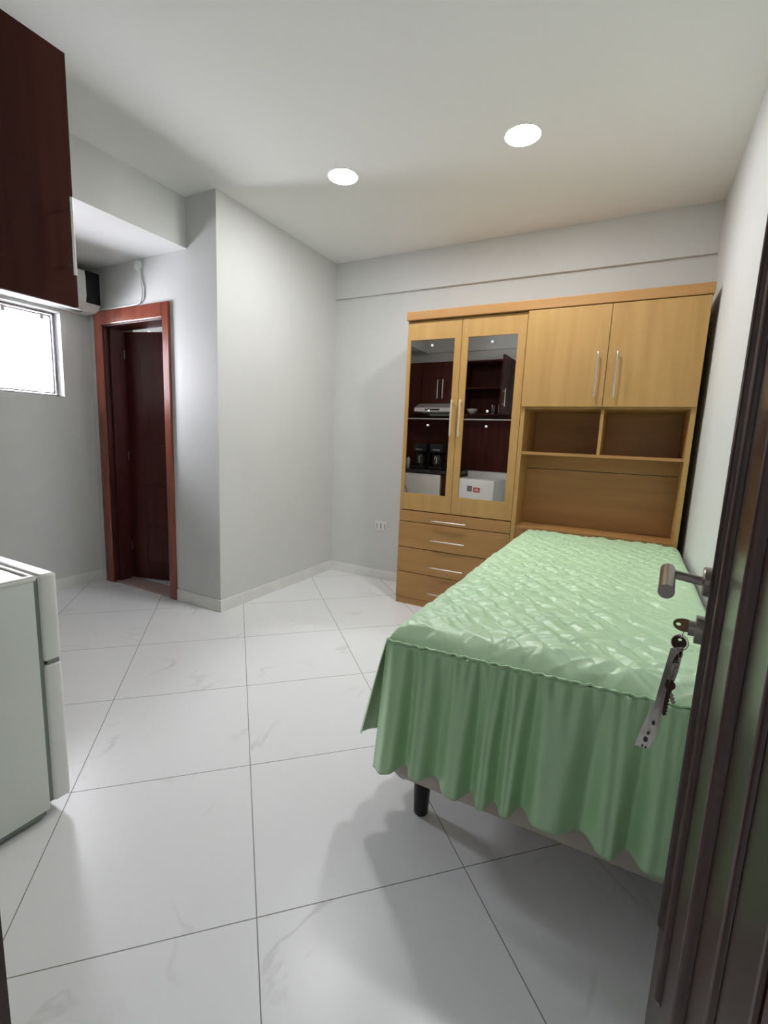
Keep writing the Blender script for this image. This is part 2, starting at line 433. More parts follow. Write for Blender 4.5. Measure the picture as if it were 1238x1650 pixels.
ez = Vector((0, 0, 1))
for i in range(3):
    RD[i][0], RD[i][1], RD[i][2], RD[i][3] = ex[i], ey[i], ez[i], A[i]
RD[2][3] = 0.006
def dobj(name, bm, m, parent, smooth=False):
    bmesh.ops.transform(bm, matrix=RD, verts=bm.verts)
    return obj(name, bm, m, parent, smooth)
bm = NB(); add_box(bm, 0, DW, 0, DT_, 0, DH, bev=0.003)
eleaf = dobj('door_leaf', bm, M_entry, d2)
# half-round mouldings planted on the leaf (s = distance from the free edge)
def bead(sc, za, zb, wd, hgt):
    bm = NB(); n = 9
    prof = [(sc-wd/2+wd*k/n, -hgt*math.sin(PI*k/n)**0.6) for k in range(n+1)]
    add_poly(bm, [(x, y+0.001, za) for x, y in prof], (0, 0, zb-za))
    return dobj('door_moulding', bm, M_entry, eleaf)
bead(0.102, 0.33, 2.0, 0.014, 0.0105); bead(0.285, 0.37, 2.0, 0.014, 0.0105)
bead(0.552, 0.003, DH-.003, 0.016, 0.0125); bead(0.690, 0.003, DH-.003, 0.012, 0.006)
bm = NB()
for sc in (0.105, 0.294, 0.562, 0.698):
    add_box(bm, sc-0.0015, sc+0.0025, -0.0008, 0.001, 0.37 if sc < .5 else 0.004, 2.0 if sc < .5 else DH-.004)
dobj('door_groove', bm, M_groove, eleaf)
# lever handle
HS, HZ = 0.06, 1.013
bm = NB(); add_lathe(bm, [(0.0, 0.0), (0.027, 0.0), (0.027, 0.014), (0.025, 0.0165), (0.0, 0.0165)], n=32, axis='y')
bmesh.ops.scale(bm, vec=(1, -1, 1), verts=bm.verts); bmesh.ops.translate(bm, verts=bm.verts, vec=(HS, -0.003, HZ))
dobj('handle_rose', bm, M_dsteel, eleaf, True)
bm = NB()
add_tube(bm, [(HS, -0.018, HZ), (HS, -0.072, HZ+0.006)], 0.0085, 16)
add_tube(bm, [(HS-0.008, -0.074, HZ+0.010), (HS+0.115, -0.071, HZ-0.001)], 0.0125, 20)
sub(dobj('lever_handle', bm, M_dsteel, eleaf, True), 'brushed steel lever')
KZ = 0.922
bm = NB(); add_lathe(bm, [(0.0, 0.0), (0.026, 0.0), (0.026, 0.0165), (0.0, 0.0165)], n=32, axis='y')
bmesh.ops.scale(bm, vec=(1, -1, 1), verts=bm.verts); bmesh.ops.translate(bm, verts=bm.verts, vec=(HS, -0.003, KZ))
dobj('lock_rose', bm, M_dsteel, eleaf, True)
bm = NB(); add_lathe(bm, [(0.0, 0.0), (0.014, 0.0), (0.014, 0.010), (0.0, 0.010)], n=24, axis='y')
bmesh.ops.scale(bm, vec=(1, -1, 1), verts=bm.verts); bmesh.ops.translate(bm, verts=bm.verts, vec=(HS, -0.0195, KZ))
dobj('lock_cylinder', bm, M_dsteel, eleaf, True)
for zz in (0.3, 1.05, 1.8):
    bm = NB(); add_tube(bm, [(DW+0.004, 0.0, zz), (DW+0.004, 0.0, zz+0.09)], 0.007, 10)
    dobj('hinge', bm, M_dsteel, d2)

# ------------------------------------------------------------------ keys hanging in the lock
kp = RD @ Vector((HS, -0.030, KZ))
keys = thing('key_bunch', 'bunch of keys with a pale ribbon hanging from the entrance door lock', 'keys', kp)
def key_shape(bm, bow_r, length, th=0.002, hole=True):
    """flat key in the XZ plane, bow at the top (z up), blade going down"""
    n = 20; pts = []
    for k in range(n+1):
        a = -PI/2+0.45+(2*PI-0.9)*k/n
        pts.append((bow_r*math.cos(a)*0.92, 0, bow_r*math.sin(a)))
    wv = 0.0042
    bl = [(-wv, 0, -bow_r*0.9), (-wv, 0, -bow_r-length), (-wv*0.2, 0, -bow_r-length-0.004)]
    zz = -bow_r-length
    k = 0
    while zz < -bow_r-0.008:
        bl += [(wv*(0.4 if k % 2 else 1.0), 0, zz)]; zz += 0.0035; k += 1
    bl += [(wv, 0, -bow_r*0.9)]
    add_poly(bm, pts[::-1]+bl[::-1] if False else pts+bl, (0, th, 0))
def holed_plate(bm, outer, hole, thick):
    t = Vector(thick); n = len(outer)
    O = [Vector(p) for p in outer]; I = [Vector(p) for p in hole]
    v = [[bm.verts.new(p) for p in q] for q in (O, I, [p+t for p in O], [p+t for p in I])]
    for k in range(n):
        j = (k+1) % n
        bm.faces.new((v[0][k], v[0][j], v[1][j], v[1][k])); bm.faces.new((v[2][k], v[3][k], v[3][j], v[2][j]))
        bm.faces.new((v[0][k], v[2][k], v[2][j], v[0][j])); bm.faces.new((v[1][k], v[1][j], v[3][j], v[3][k]))
# key in the lock: blade points into the door (+local y); bow towards the room
bm = NB()
n = 20; pts = []
for k in range(n):
    a = 2*PI*k/n; r = 0.0145
    pts.append((0, r*1.25*math.cos(a), r*math.sin(a)*0.95))
holed_plate(bm, pts, [(0, -0.0095+0.0042*math.cos(2*PI*k/n), 0.0042*math.sin(2*PI*k/n)) for k in range(n)], (0.0028, 0, 0))
add_box(bm, 0, 0.0028, 0.012, 0.028, -0.004, 0.004)
bmesh.ops.transform(bm, matrix=Matrix.Translation((HS, -0.036, KZ+0.002)) @ Matrix.Rotation(-0.9, 4, 'Y'), verts=bm.verts)
bmesh.ops.transform(bm, matrix=RD, verts=bm.verts)
k1 = obj('key', bm, M_keyb, keys)
ringc = kp+Vector((-0.010, -0.006, -0.030))
bm = NB()
rc = ringc
add_tube(bm, [(rc.x+0.0135*math.cos(a), rc.y+0.004*math.sin(a), rc.z+0.0135*math.sin(a)) for a in np.linspace(0, 2*PI, 28, endpoint=False)], 0.0011, 8, closed=True)
add_tube(bm, [(rc.x+0.001, rc.y, rc.z+0.011), (rc.x+0.003, rc.y-0.001, rc.z+0.020), (kp.x-0.008, kp.y-0.003, kp.z+0.002)], 0.0012, 8)
obj('split_ring', bm, M_keyn, keys, True)
bm = NB(); aa = np.linspace(0, 2*PI, 24, endpoint=False); hc = rc+Vector((-0.001, 0.002, -0.001))
holed_plate(bm, [hc+Vector((0.0125*math.cos(a), 0, 0.0125*math.sin(a))) for a in aa], [hc+Vector((0.001+0.0032*math.cos(a), 0, 0.0055+0.0028*math.sin(a))) for a in aa], (0, 0.003, 0))
obj('round_key_head', bm, M_tabdark, keys)
def strip(name, pts, ws, dirs, m, th=0.0008):
    bm = NB(); L = []; Rr = []
    for p, wd, d in zip(pts, ws, dirs):
        p = Vector(p); d = Vector(d).normalized()
        L.append(p-d*wd/2); Rr.append(p+d*wd/2)
    t = Vector((0, th, 0))
    v = [[bm.verts.new(q) for q in (a, b, b+t, a+t)] for a, b in zip(L, Rr)]
    for a, b in zip(v, v[1:]):
        for k in range(4): bm.faces.new((a[k], a[(k+1) % 4], b[(k+1) % 4], b[k]))
    bm.faces.new(v[0][::-1]); bm.faces.new(v[-1])
    return obj(name, bm, m, keys, True)
def lerp_path(P, n):
    P = [Vector(p) for p in P]; out = []
    m = len(P)-1
    for i in range(n):
        t = i/(n-1)*m; k = min(int(t), m-1); f = t-k
        p0 = P[max(k-1, 0)]; p1 = P[k]; p2 = P[k+1]; p3 = P[min(k+2, m)]
        out.append(0.5*((2*p1)+(p2-p0)*f+(2*p0-5*p1+4*p2-p3)*f*f+(3*p1-p0-3*p2+p3)*f**3))
    return out
rz = rc
strip('key_tab', lerp_path([rz+Vector((0.000, 0.002, -0.008)), rz+Vector((-0.002, 0.002, -0.026)), rz+Vector((-0.005, 0.002, -0.043))], 8), [0.017]*8, [Vector((1, 0.2, 0.22))]*8, M_tabdark)
n = 30
pa = lerp_path([rz+Vector((-0.004, -0.002, -0.010)), rz+Vector((-0.012, -0.003, -0.050)), rz+Vector((-0.018, -0.002, -0.105)), rz+Vector((-0.026, -0.003, -0.16)), rz+Vector((-0.037, -0.003, -0.226))], n)
strip('ribbon', pa, [0.020+0.006*i/n-0.012*math.exp(-((i-18)/4)**2) for i in range(n)], [Vector((math.cos(0.3+0.6*math.sin(i/n*5)), math.sin(0.3+0.6*math.sin(i/n*5)), 0.2)) for i in range(n)], M_rib)
pb = lerp_path([rz+Vector((-0.002, 0.004, -0.030)), rz+Vector((-0.006, 0.005, -0.075)), rz+Vector((-0.015, 0.004, -0.125)), rz+Vector((-0.023, 0.004, -0.17)), rz+Vector((-0.029, 0.002, -0.222))], n)
rb = strip('ribbon', pb, [0.018+0.006*i/n-0.010*math.exp(-((i-15)/4)**2) for i in range(n)], [Vector((math.cos(-0.4+0.9*math.sin(i/n*4)), math.sin(-0.4+0.9*math.sin(i/n*4)), 0.15)) for i in range(n)], M_rib)
# printed marks on the ribbon's end
for dx, dz, r in ((-0.033, -0.206, 0.0048), (-0.030, -0.192, 0.003), (-0.024, -0.168, 0.0038), (-0.037, -0.221, 0.002), (-0.031, -0.223, 0.002)):
    bm = NB(); c = rz+Vector((dx, -0.0062, dz))
    add_poly(bm, [c+Vector((r*0.8*math.cos(a), 0, r*1.3*math.sin(a))) for a in np.linspace(0, 2*PI, 12, endpoint=False)], (0, 0.0006, 0))
    obj('printed_mark', bm, M_ribdark, keys)
# chain with small keys
ch = [rz+Vector((0.006-0.0022*i, 0.0, -0.012-0.0105*i)) for i in range(7)]
bm = NB()
for i, c in enumerate(ch):
    if i % 2: P = [(c.x+0.003*math.cos(a), c.y, c.z+0.0075*math.sin(a)) for a in np.linspace(0, 2*PI, 14, endpoint=False)]
    else: P = [(c.x, c.y+0.003*math.cos(a), c.z+0.0075*math.sin(a)) for a in np.linspace(0, 2*PI, 14, endpoint=False)]
    add_tube(bm, P, 0.0008, 6, closed=True)
obj('chain', bm, M_keyn, keys, True)
for i, (dx, rot, L, m_) in enumerate(((0.002, 0.05, 0.050, M_tabdark), (-0.001, -0.35, 0.026, M_keyn), (0.000, 0.28, 0.020, M_tabdark))):
    bm = NB(); key_shape(bm, 0.0095, L)
    bmesh.ops.transform(bm, matrix=Matrix.Translation(ch[-1]+Vector((dx, -0.002+0.004*i, -0.012))) @ Matrix.Rotation(rot, 4, 'Y'), verts=bm.verts)
    obj('key', bm, m_, keys)

# ------------------------------------------------------------------ ceiling lamps
def lamp(x, y, label):
    t = thing('ceiling_lamp', label, 'lamp', (x, y, H), 'round ceiling lamps')
    bm = NB(); add_lathe(bm, [(0.091, 0.0), (0.0905, -0.002), (0.087, -0.003), (0.0845, -0.003), (0.0835, 0.0)], (x, y, H), 48)
    obj('trim_ring', bm, M_white, t, True)
    bm = NB(); add_lathe(bm, [(0.083, -0.0005), (0.082, -0.0025), (0.07, -0.0040), (0.0, -0.0045)], (x, y, H), 48)
    obj('diffuser', bm, M_lamp, t, True)
lamp(-1.645, 2.505, 'round glowing ceiling lamp nearer the corner wall by the bathroom')
lamp(-0.64, 2.555, 'round glowing ceiling lamp above the bed side')

# ------------------------------------------------------------------ wardrobe
WX0, WX1, WY, WTOP = -1.515, 0.285, 3.205, 2.149
WBK = 3.655
wr = thing('wardrobe_unit', 'light oak wall unit with mirrored doors and bridge over the bed head', 'wardrobe', ((WX0+WX1)/2, WY+.22, 0))
PT = 0.02; XM = -0.675
bm = NB()
add_box(bm, WX0, WX0+PT, WY+0.02, WBK, 0, 2.09)                 # left side
add_box(bm, XM, XM+0.026, WY+0.0, WBK, 0, 2.09)                 # middle side
add_box(bm, WX1-0.026, WX1, WY+0.0, WBK, 0, 2.09)               # right side
add_box(bm, WX0+PT, XM, WY+0.02, WBK-0.006, 0.735, 0.753)       # deck above drawers
add_box(bm, WX0+PT, XM, WY+0.02, WBK-0.006, 2.07, 2.09)
add_box(bm, XM+.026, WX1-.026, WY+0.02, WBK-0.006, 2.07, 2.09)
add_box(bm, WX0+PT, XM, WBK-0.012, WBK, 0.02, 2.07)             # back panel
add_box(bm, XM+.026, WX1-.026, WY+.02, WBK-0.006, 1.485, 1.503) # floor of the top cupboards
obj('carcass', bm, M_oak, wr)
bm = NB(); add_box(bm, WX0-0.004, WX1+0.006, WY-0.022, WBK, 2.09, WTOP, bev=0.004); obj('cornice', bm, M_oakh, wr)
bm = NB(); add_box(bm, WX0+0.002, XM-0.002, WY+0.006, WY+0.03, 0, 0.052); obj('plinth', bm, M_oakh, wr)
# niche
nx0, nx1 = XM+0.026, WX1-0.026
bm = NB(); add_box(bm, nx0, nx1, 3.455, 3.467, 0.3, 1.09); add_box(bm, nx0, nx1, 3.455, 3.467, 1.094, 1.19); add_box(bm, nx0, nx1, 3.630, 3.642, 1.19, 1.485); obj('niche_back', bm, M_oakh, wr)
bm = NB(); add_box(bm, nx0, nx1, WY+0.005, 3.63, 1.19, 1.208, bev=0.001); obj('shelf', bm, M_oakh, wr)
bm = NB(); add_box(bm, -0.199, -0.181, WY+0.006, 3.63, 1.208, 1.485, bev=0.001); obj('divider', bm, M_oak, wr)
bm = NB(); add_box(bm, nx0, nx1, WY+0.004, 3.455, 0.692, 0.71, bev=0.001); add_box(bm, nx0, nx1, WY+0.008, WY+0.026, 0.1, 0.692); obj('headboard_ledge', bm, M_oakh, wr)

def bow_handle(name, parent, p0, p1, m, out=0.026, r=0.005):
    p0, p1 = Vector(p0), Vector(p1); d = (p1-p0).normalized(); o = Vector((0, -out, 0)); ins = d*0.016
    bm = NB()
    add_tube(bm, [p0+ins, p0+ins+o*0.9], r*0.8, 10); add_tube(bm, [p1-ins, p1-ins+o*0.9], r*0.8, 10)
    add_tube(bm, lerp_path([p0+o*0.88, p0+ins*1.5+o, (p0+p1)/2+o*1.08, p1-ins*1.5+o, p1+o*0.88], 16), r, 12)
    return obj(name, bm, m, parent, True)
# drawers
for za, zb, hz in ((0.65, 0.731, 0.675), (0.451, 0.645, 0.528), (0.257, 0.446, 0.325), (0.055, 0.252, 0.124)):
    bm = NB(); add_box(bm, WX0+0.002, XM-0.003, WY, WY+0.018, za, zb, bev=0.0015)
    add_box(bm, WX0+0.03, XM-0.03, WY+0.018, WBK-0.08, za+0.012, zb-0.012)
    dr = obj('drawer', bm, M_oakh, wr)
    sub(bow_handle('drawer_handle', dr, (-1.243, WY, hz), (-0.986, WY, hz), M_steel), 'satin steel bow handle')
# mirrored doors
MIRROR_ROT = math.radians(-1.1)
def mirror_door(x0, x1, g0, g1, hx):
    z0, z1, gz0, gz1 = 0.738, 2.084, 0.863, 1.956
    bm = NB()
    add_box(bm, x0, g0, WY, WY+0.018, z0, z1, bev=0.0012); add_box(bm, g1, x1, WY, WY+0.018, z0, z1, bev=0.0012)
    add_box(bm, g0, g1, WY, WY+0.018, z0, gz0, bev=0.0012); add_box(bm, g0, g1, WY, WY+0.018, gz1, z1, bev=0.0012)
    d = obj('door', bm, M_oak, wr)
    for a, b in ((gz0-0.004, 1.4065), (1.4125, gz1+0.004)):
        bm = NB(); add_box(bm, g0-0.004, g1+0.004, -0.002, 0.002, a, b)
        c = (g0+g1)/2
        bmesh.ops.translate(bm, verts=bm.verts, vec=(-c, 0, 0))
        bmesh.ops.transform(bm, matrix=Matrix.Translation((c, WY+0.007, 0)) @ Matrix.Rotation(MIRROR_ROT, 4, 'Z'), verts=bm.verts)
        obj('mirror_pane', bm, M_mirror, d)
    obj('pane_strip', B(g0, g1, WY+0.001, WY+0.014, 1.406, 1.413, bev=0.001), M_steel, d)
    for zz in (1.915, 1.466, 1.364):
        bm = NB(); add_lathe(bm, [(0, 0), (0.0085, 0), (0.0085, -0.004), (0.006, -0.007), (0, -0.0085)], ((g0+g1)/2, WY+0.004, zz), 16, 'y')
        obj('pane_button', bm, M_white, d, True)
    bow_handle('door_handle', d, (hx, WY, 1.29), (hx, WY, 1.54), M_cream, 0.03, 0.0065)
mirror_door(WX0+0.002, -1.1105, -1.488, -1.158, -1.143)
mirror_door(-1.1075, XM-0.003, -1.062, -0.732, -1.082)
# top cupboard doors over the bed
for x0, x1, hx in ((XM+0.003, -0.1965, -0.245), (-0.1935, WX1-0.002, -0.141)):
    d = obj('door', B(x0, x1, WY-0.018, WY, 1.496, 2.085, bev=0.0015), M_oak, wr)
    bow_handle('door_handle', d, (hx, WY-0.018, 1.55), (hx, WY-0.018, 1.812), M_steel)

# ------------------------------------------------------------------ bed
BX0, BX1, BY0, BY1 = -0.59, 0.285, 1.262, 3.165
BZ0, BZM, BZ1 = 0.158, 0.40, 0.672
bed = thing('bed', 'single box spring bed with cream quilted base and dark legs', 'bed', ((BX0+BX1)/2, (BY0+BY1)/2, 0))
def quilt_box(x0, x1, y0, y1, z0, z1, r):
    """rounded upholstered block with quilted diamonds on its sides"""
    bm = NB()
    per = []
    def edge(p, q, n): return [(p[0]+(q[0]-p[0])*i/n, p[1]+(q[1]-p[1])*i/n) for i in range(n)]
    def arc(cx, cy, a0): return [(cx+r*math.cos(a0+PI/2*i/6), cy+r*math.sin(a0+PI/2*i/6)) for i in range(6)]
    per += edge((x0+r, y0), (x1-r, y0), 110); per += arc(x1-r, y0+r, -PI/2)
    per += edge((x1, y0+r), (x1, y1-r), 60); per += arc(x1-r, y1-r, 0)
    per += edge((x1-r, y1), (x0+r, y1), 40); per += arc(x0+r, y1-r, PI/2)
    per += edge((x0, y1-r), (x0, y0+r), 160); per += arc(x0+r, y0+r, PI)
    nz = 28; rings = []
    cxm, cym = (x0+x1)/2, (y0+y1)/2
    s = 0.0; S = [0.0]
    for a, b in zip(per, per[1:]): s += math.hypot(b[0]-a[0], b[1]-a[1]); S.append(s)
    for k in range(nz+1):
        z = z0+(z1-z0)*k/nz; ring = []
        e = min(z-z0, z1-z); inset = 0.012*max(0, 1-e/0.02)**2
        for (x, y), sv in zip(per, S):
            a = sv/0.13+z/0.13; b = sv/0.13-z/0.13
            h = 0.008*(abs(math.sin(PI*a))*abs(math.sin(PI*b)))**0.45*min(1, e/0.02)
            nx, ny = 0, 0
            if y <= y0+r: ny = -1
            elif y >= y1-r: ny = 1
            if x <= x0+r: nx = -1
            elif x >= x1-r: nx = 1
            l = math.hypot(nx, ny) or 1
            o = h-inset-0.008
            ring.append(bm.verts.new((x+nx/l*o, y+ny/l*o, z)))
        rings.append(ring)
    n = len(per)
    for A_, B_ in zip(rings, rings[1:]):
        for i in range(n): bm.faces.new((A_[i], A_[(i+1) % n], B_[(i+1) % n], B_[i]))
    bm.faces.new(rings[0][::-1]); bm.faces.new(rings[-1])
    return bm
obj('box_base', quilt_box(BX0, BX1, BY0, BY1, BZ0, BZM, 0.04), M_fabric, bed, True)
obj('mattress', quilt_box(BX0, BX1, BY0, BY1, BZM+.002, BZ1-0.012, 0.04), M_fabric, bed, True)
for lx, ly in ((-0.505, 1.352), (0.238, 1.352), (-0.505, 3.07), (0.238, 3.07)):
    bm = NB(); add_lathe(bm, [(0.0, 0.0), (0.021, 0.0), (0.024, 0.004), (0.031, BZ0+0.01), (0.0, BZ0+0.01)], (lx, ly, 0), 24)
    obj('leg', bm, M_black, bed, True)

# ------------------------------------------------------------------ bedspread
sp = thing('bedspread', 'green satin quilted bedspread with gathered skirt on the bed', 'bedspread', ((BX0+BX1)/2, (BY0+BY1)/2, BZ1))
def grid_mesh(name, P, m, parent, thick=0.0):
    nu, nv = P.shape[:2]
    off = np.array(wloc(parent))
    V = (P-off).reshape(-1, 3)
    idx = np.arange(nu*nv).reshape(nu, nv)
    F = np.stack([idx[:-1, :-1], idx[1:, :-1], idx[1:, 1:], idx[:-1, 1:]], -1).reshape(-1, 4)
    me = bpy.data.meshes.new(name); me.from_pydata(V.tolist(), [], F.tolist()); me.update()
    me.polygons.foreach_set('use_smooth', [True]*len(me.polygons))
    o = bpy.data.objects.new(name, me); COL.objects.link(o); me.materials.append(m); o.parent = parent
    if thick:
        md = o.modifiers.new('solid', 'SOLIDIFY'); md.thickness = thick; md.offset = 0
    return o
SX0, SX1, SY0, SY1 = BX0-0.016, BX1+0.012, BY0-0.022, BY1+0.004
nu, nv = 240, 460
U = np.linspace(0, 1, nu)[:, None]*np.ones((1, nv)); V_ = np.ones((nu, 1))*np.linspace(0, 1, nv)[None, :]
X = SX0+(SX1-SX0)*U; Y = SY0+(SY1-SY0)*V_
def nz(x, y, z, s): return noise.noise(Vector((x*s, y*s, z)))
W1 = np.zeros_like(X); W2 = np.zeros_like(X); W3 = np.zeros_like(X)
for i in range(nu):
    for j in range(nv):
        x, y = float(X[i, j]), float(Y[i, j])
        W1[i, j] = noise.noise(Vector((x*5.0, y*5.0, 1.3)))
        W2[i, j] = noise.noise(Vector((x*6+y*4, y*24-x*12, 4.7)))
        W3[i, j] = noise.noise(Vector((x*10-y*5, y*20+x*17, 9.1)))
a = X/0.092+Y/0.115+W1*0.30; b = X/0.10-Y/0.125+W1*0.28
puff = 0.62*np.abs(np.sin(PI*a))**0.55+0.38*np.abs(np.sin(PI*b))**0.55
puff = puff*(0.85+0.5*W1)
rid = (1-np.abs(W2)*2.2).clip(0, 1)**2*0.8+(1-np.abs(W3)*2.2).clip(0, 1)**2*0.8
d_l = X-SX0; d_r = SX1-X; d_f = Y-SY0; d_b = SY1-Y
seam = 0.638+0.032*U
def roll(d, w_): return (1-np.minimum(d/w_, 1))**2.4
top = 0.697+0.004*np.sin(PI*U)
drop = np.maximum(np.maximum(roll(d_l, 0.075), roll(d_f, 0.085)), np.maximum(roll(d_r, 0.05), 0))
Z = top-(top-seam)*drop
amp = (1-drop*0.75)
Z = Z+amp*(0.0125*puff-0.009+0.0060*(rid-0.45))+W1*0.004
X2 = X+W3*0.004*amp; Y2 = Y+W2*0.003*amp
obj_top = grid_mesh('quilted_top', np.stack([X2, Y2, Z], -1), M_satin, sp, 0.004)

def skirt_panel(p0, p1, outn, ztop0, ztop1, zhem, N, seed, flare=0.045, ampb=0.020, nu=420, nv=44, hem_fn=None, edge0=0.0, fl_edge=0.0):
    p0 = np.array(p0, float); p1 = np.array(p1, float); outn = np.array(outn, float)
    L = np.linalg.norm(p1-p0); dirv = (p1-p0)/L
    u = np.linspace(0, 1, nu)[:, None]; v = np.linspace(0, 1, nv)[None, :]
    rs = np.random.RandomState(seed)
    ph = 2*PI*(N*u+0.30*np.sin(2*PI*(1.3*u+rs.rand()))+0.16*np.sin(2*PI*(3.1*u+rs.rand())))
    k = np.array([noise.noise(Vector((float(t)*L*4, seed*3.1, 0.0))) for t in u[:, 0]])[:, None]
    k2 = np.array([noise.noise(Vector((float(t)*L*9, seed*1.7, 5.0))) for t in u[:, 0]])[:, None]
    c = np.sin(ph+0.5*v)
    wave = (1-2*((1-c)/2)**1.9)*(1+0.5*k2)+0.22*np.sin(2*ph+1.1+1.2*v)*(1-0.7*v)+0.6*k
    fine = np.sin(2*PI*(N*3.1*u+0.5*np.sin(2*PI*(2.1*u+rs.rand()))))+0.6*np.sin(2*PI*(N*2.2*u+0.3*np.sin(2*PI*(1.1*u+rs.rand()))))
    gat = np.exp(-v/0.22)
    fl = flare+(fl_edge*np.exp(-u*L/0.10) if fl_edge else 0)
    out = 0.012+fl*v**0.85+ampb*(v**0.7)*wave*0.75+0.0042*gat*fine*np.minimum(v/0.03, 1)
    out = np.maximum(out, 0.004)
    lat = 0.003*v*np.cos(ph)+0.008*v*k
    e0 = np.exp(-u*L/0.05); lat = lat-e0*edge0*v
    ztop = ztop0+(ztop1-ztop0)*u
    hem = zhem+(hem_fn(u) if hem_fn is not None else 0)-0.003*np.sin(ph+0.5)
    z = ztop+(hem-ztop)*v
    P = np.zeros((nu, nv, 3))
    for c_ in range(2): P[:, :, c_] = p0[c_]+dirv[c_]*(u*L+lat)+outn[c_]*out
    P[:, :, 2] = z
    return P
ph_ = skirt_panel((SX0+0.0, SY0+0.006), (SX1-0.004, SY0+0.006), (0, -1), 0.636, 0.668, 0.246, 8.6, 3, flare=0.036, ampb=0.033, edge0=0.022,
                  hem_fn=lambda u: -0.04*np.exp(-u/0.05)+0.025*u+0.008*np.sin(2*PI*u*2.2))
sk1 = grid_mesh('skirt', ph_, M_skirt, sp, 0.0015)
ps_ = skirt_panel((SX0+0.004, SY0+0.012), (SX0+0.004, SY1-0.01), (-1, 0), 0.636, 0.65, 0.25, 15, 8, flare=0.05, nu=520, edge0=-0.01, fl_edge=0.045,
                  hem_fn=lambda u: 0.02*np.exp(-u/0.05))
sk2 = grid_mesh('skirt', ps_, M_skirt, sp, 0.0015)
bm = NB()   # gathered seam cord between top and skirt
cp = [(SX1-0.004, SY0-0.002, 0.671)]+[(SX0+(SX1-SX0)*t, SY0-0.003+0.003*math.sin(t*140), 0.639+0.032*t+0.002*math.sin(t*190)) for t in np.linspace(0.99, 0.012, 90)]
cp += [(SX0-0.002, SY0+0.004, 0.638)]+[(SX0-0.003+0.002*math.sin(t*260), SY0+(SY1-SY0)*t, 0.638+0.002*math.sin(t*350)) for t in np.linspace(0.012, 0.99, 150)]
add_tube(bm, cp, 0.0042, 8)
obj('seam_cord', bm, M_skirt, sp, True)

# ------------------------------------------------------------------ refrigerator
FX0, FX1, FYB, FYD, FYF = -2.02, -1.528, 0.285, 0.722, 0.775
FH = 0.805
fr = thing('refrigerator', 'small white two-door refrigerator at the left edge', 'refrigerator', ((FX0+FX1)/2, 0.5, 0))
bm = NB(); add_box(bm, FX0, FX1, FYB, FYD-0.01, 0.03, FH-0.012, bev=0.006); obj('cabinet_body', bm, M_whitem, fr, True)
bm = NB()
add_box(bm, FX0-0.002, FX1+0.002, FYB, FYD-0.004, FH-0.014, FH-0.002, bev=0.004)
add_box(bm, FX0+0.0, FX0+0.016, FYB, FYD-0.006, FH-0.004, FH+0.003, bev=0.002); add_box(bm, FX1-0.016, FX1, FYB, FYD-0.006, FH-0.004, FH+0.003, bev=0.002)
add_box(bm, FX0+.01, FX1-.01, FYD-0.02, FYD-0.006, FH-0.004, FH+0.003, bev=0.002)
obj('top_panel', bm, M_white, fr, True)
obj('gasket', B(FX0+0.008, FX1-0.008, FYD-0.012, FYD+0.004, 0.05, FH-0.01), M_gap, fr)
df = obj('freezer_door', B(FX0, FX1, FYD+0.002, FYF, 0.527, FH+0.002, bev=0.010, seg=4), M_white, fr, True)
dl = obj('fridge_door', B(FX0, FX1, FYD+0.002, FYF, 0.045, 0.515, bev=0.010, seg=4), M_white, fr, True)
obj('handle_grip', B(FX1-0.13, FX1-0.004, FYD+0.012, FYF-0.006, 0.514, 0.528, bev=0.002), M_gap, df)
obj('kick_plate', B(FX0+0.01, FX1-0.01, FYB+0.05, FYD-0.02, 0.012, 0.04), M_gap, fr)
for x in (FX0+0.04, FX1-0.04):
    for y in (FYB+0.04, FYD-0.05):
        bm = NB(); add_tube(bm, [(x, y, 0), (x, y, 0.035)], 0.016, 14); obj('foot', bm, M_blackm, fr)
tag(obj('fridge_magnet', B(-1.865, -1.80, FYF, FYF+0.003, 0.655, 0.725, bev=0.002), M_grey, loc=(-1.83, FYF, 0.69)), 'dark grey square magnet on the refrigerator freezer door', 'magnet')
mg = tag(obj('fridge_magnet', B(-1.785, -1.70, FYF, FYF+0.003, 0.65, 0.71, bev=0.002), M_red, loc=(-1.74, FYF, 0.68)), 'red magnet with white lettering on the refrigerator freezer door', 'magnet')
for x0, x1, z0, z1 in ((-1.775, -1.71, 0.667, 0.677), (-1.765, -1.72, 0.684, 0.696)):
    obj('printed_mark', B(x0, x1, FYF+0.0025, FYF+0.0036, z0, z1), M_cup, mg)

# ------------------------------------------------------------------ air conditioner
AY0, AY1, AX = 1.45, 2.272, -3.62
ac = thing('air_conditioner', 'white split air conditioner with black end panel above the window', 'air conditioner', (XL, (AY0+AY1)/2, 2.1))
def ac_profile(y0, y1, grow=0.0):
    g = grow
    pr = [(XL+.002, 2.372), (AX-0.03, 2.378+g), (AX-0.006+g, 2.365), (AX+g, 2.33), (AX+0.002+g, 2.2), (AX-0.006+g, 2.155), (AX-0.035, 2.122-g), (-3.70, 2.104-g), (XL+.002, 2.100)]
    bm = NB(); add_poly(bm, [(x, y0, z) for x, z in pr], (0, y1-y0, 0)); return bm
obj('housing', ac_profile(AY0, AY1), M_white, ac)
bm = NB(); add_box(bm, AX-0.012, AX+0.006, AY1-0.108, AY1-0.004, 2.152, 2.372, bev=0.008, seg=3)
sub(obj('display_panel', bm, M_black, ac, True), 'glossy black end panel')
bm = NB(); add_box(bm, -3.70, -3.65, AY0+0.03, AY1-0.12, 2.098, 2.106, bev=0.002); obj('louvre', bm, M_white, ac)
bm = NB(); add_box(bm, -3.755, -3.705, AY0+0.03, AY1-0.09, 2.097, 2.103); obj('vent', bm, M_gap, ac)

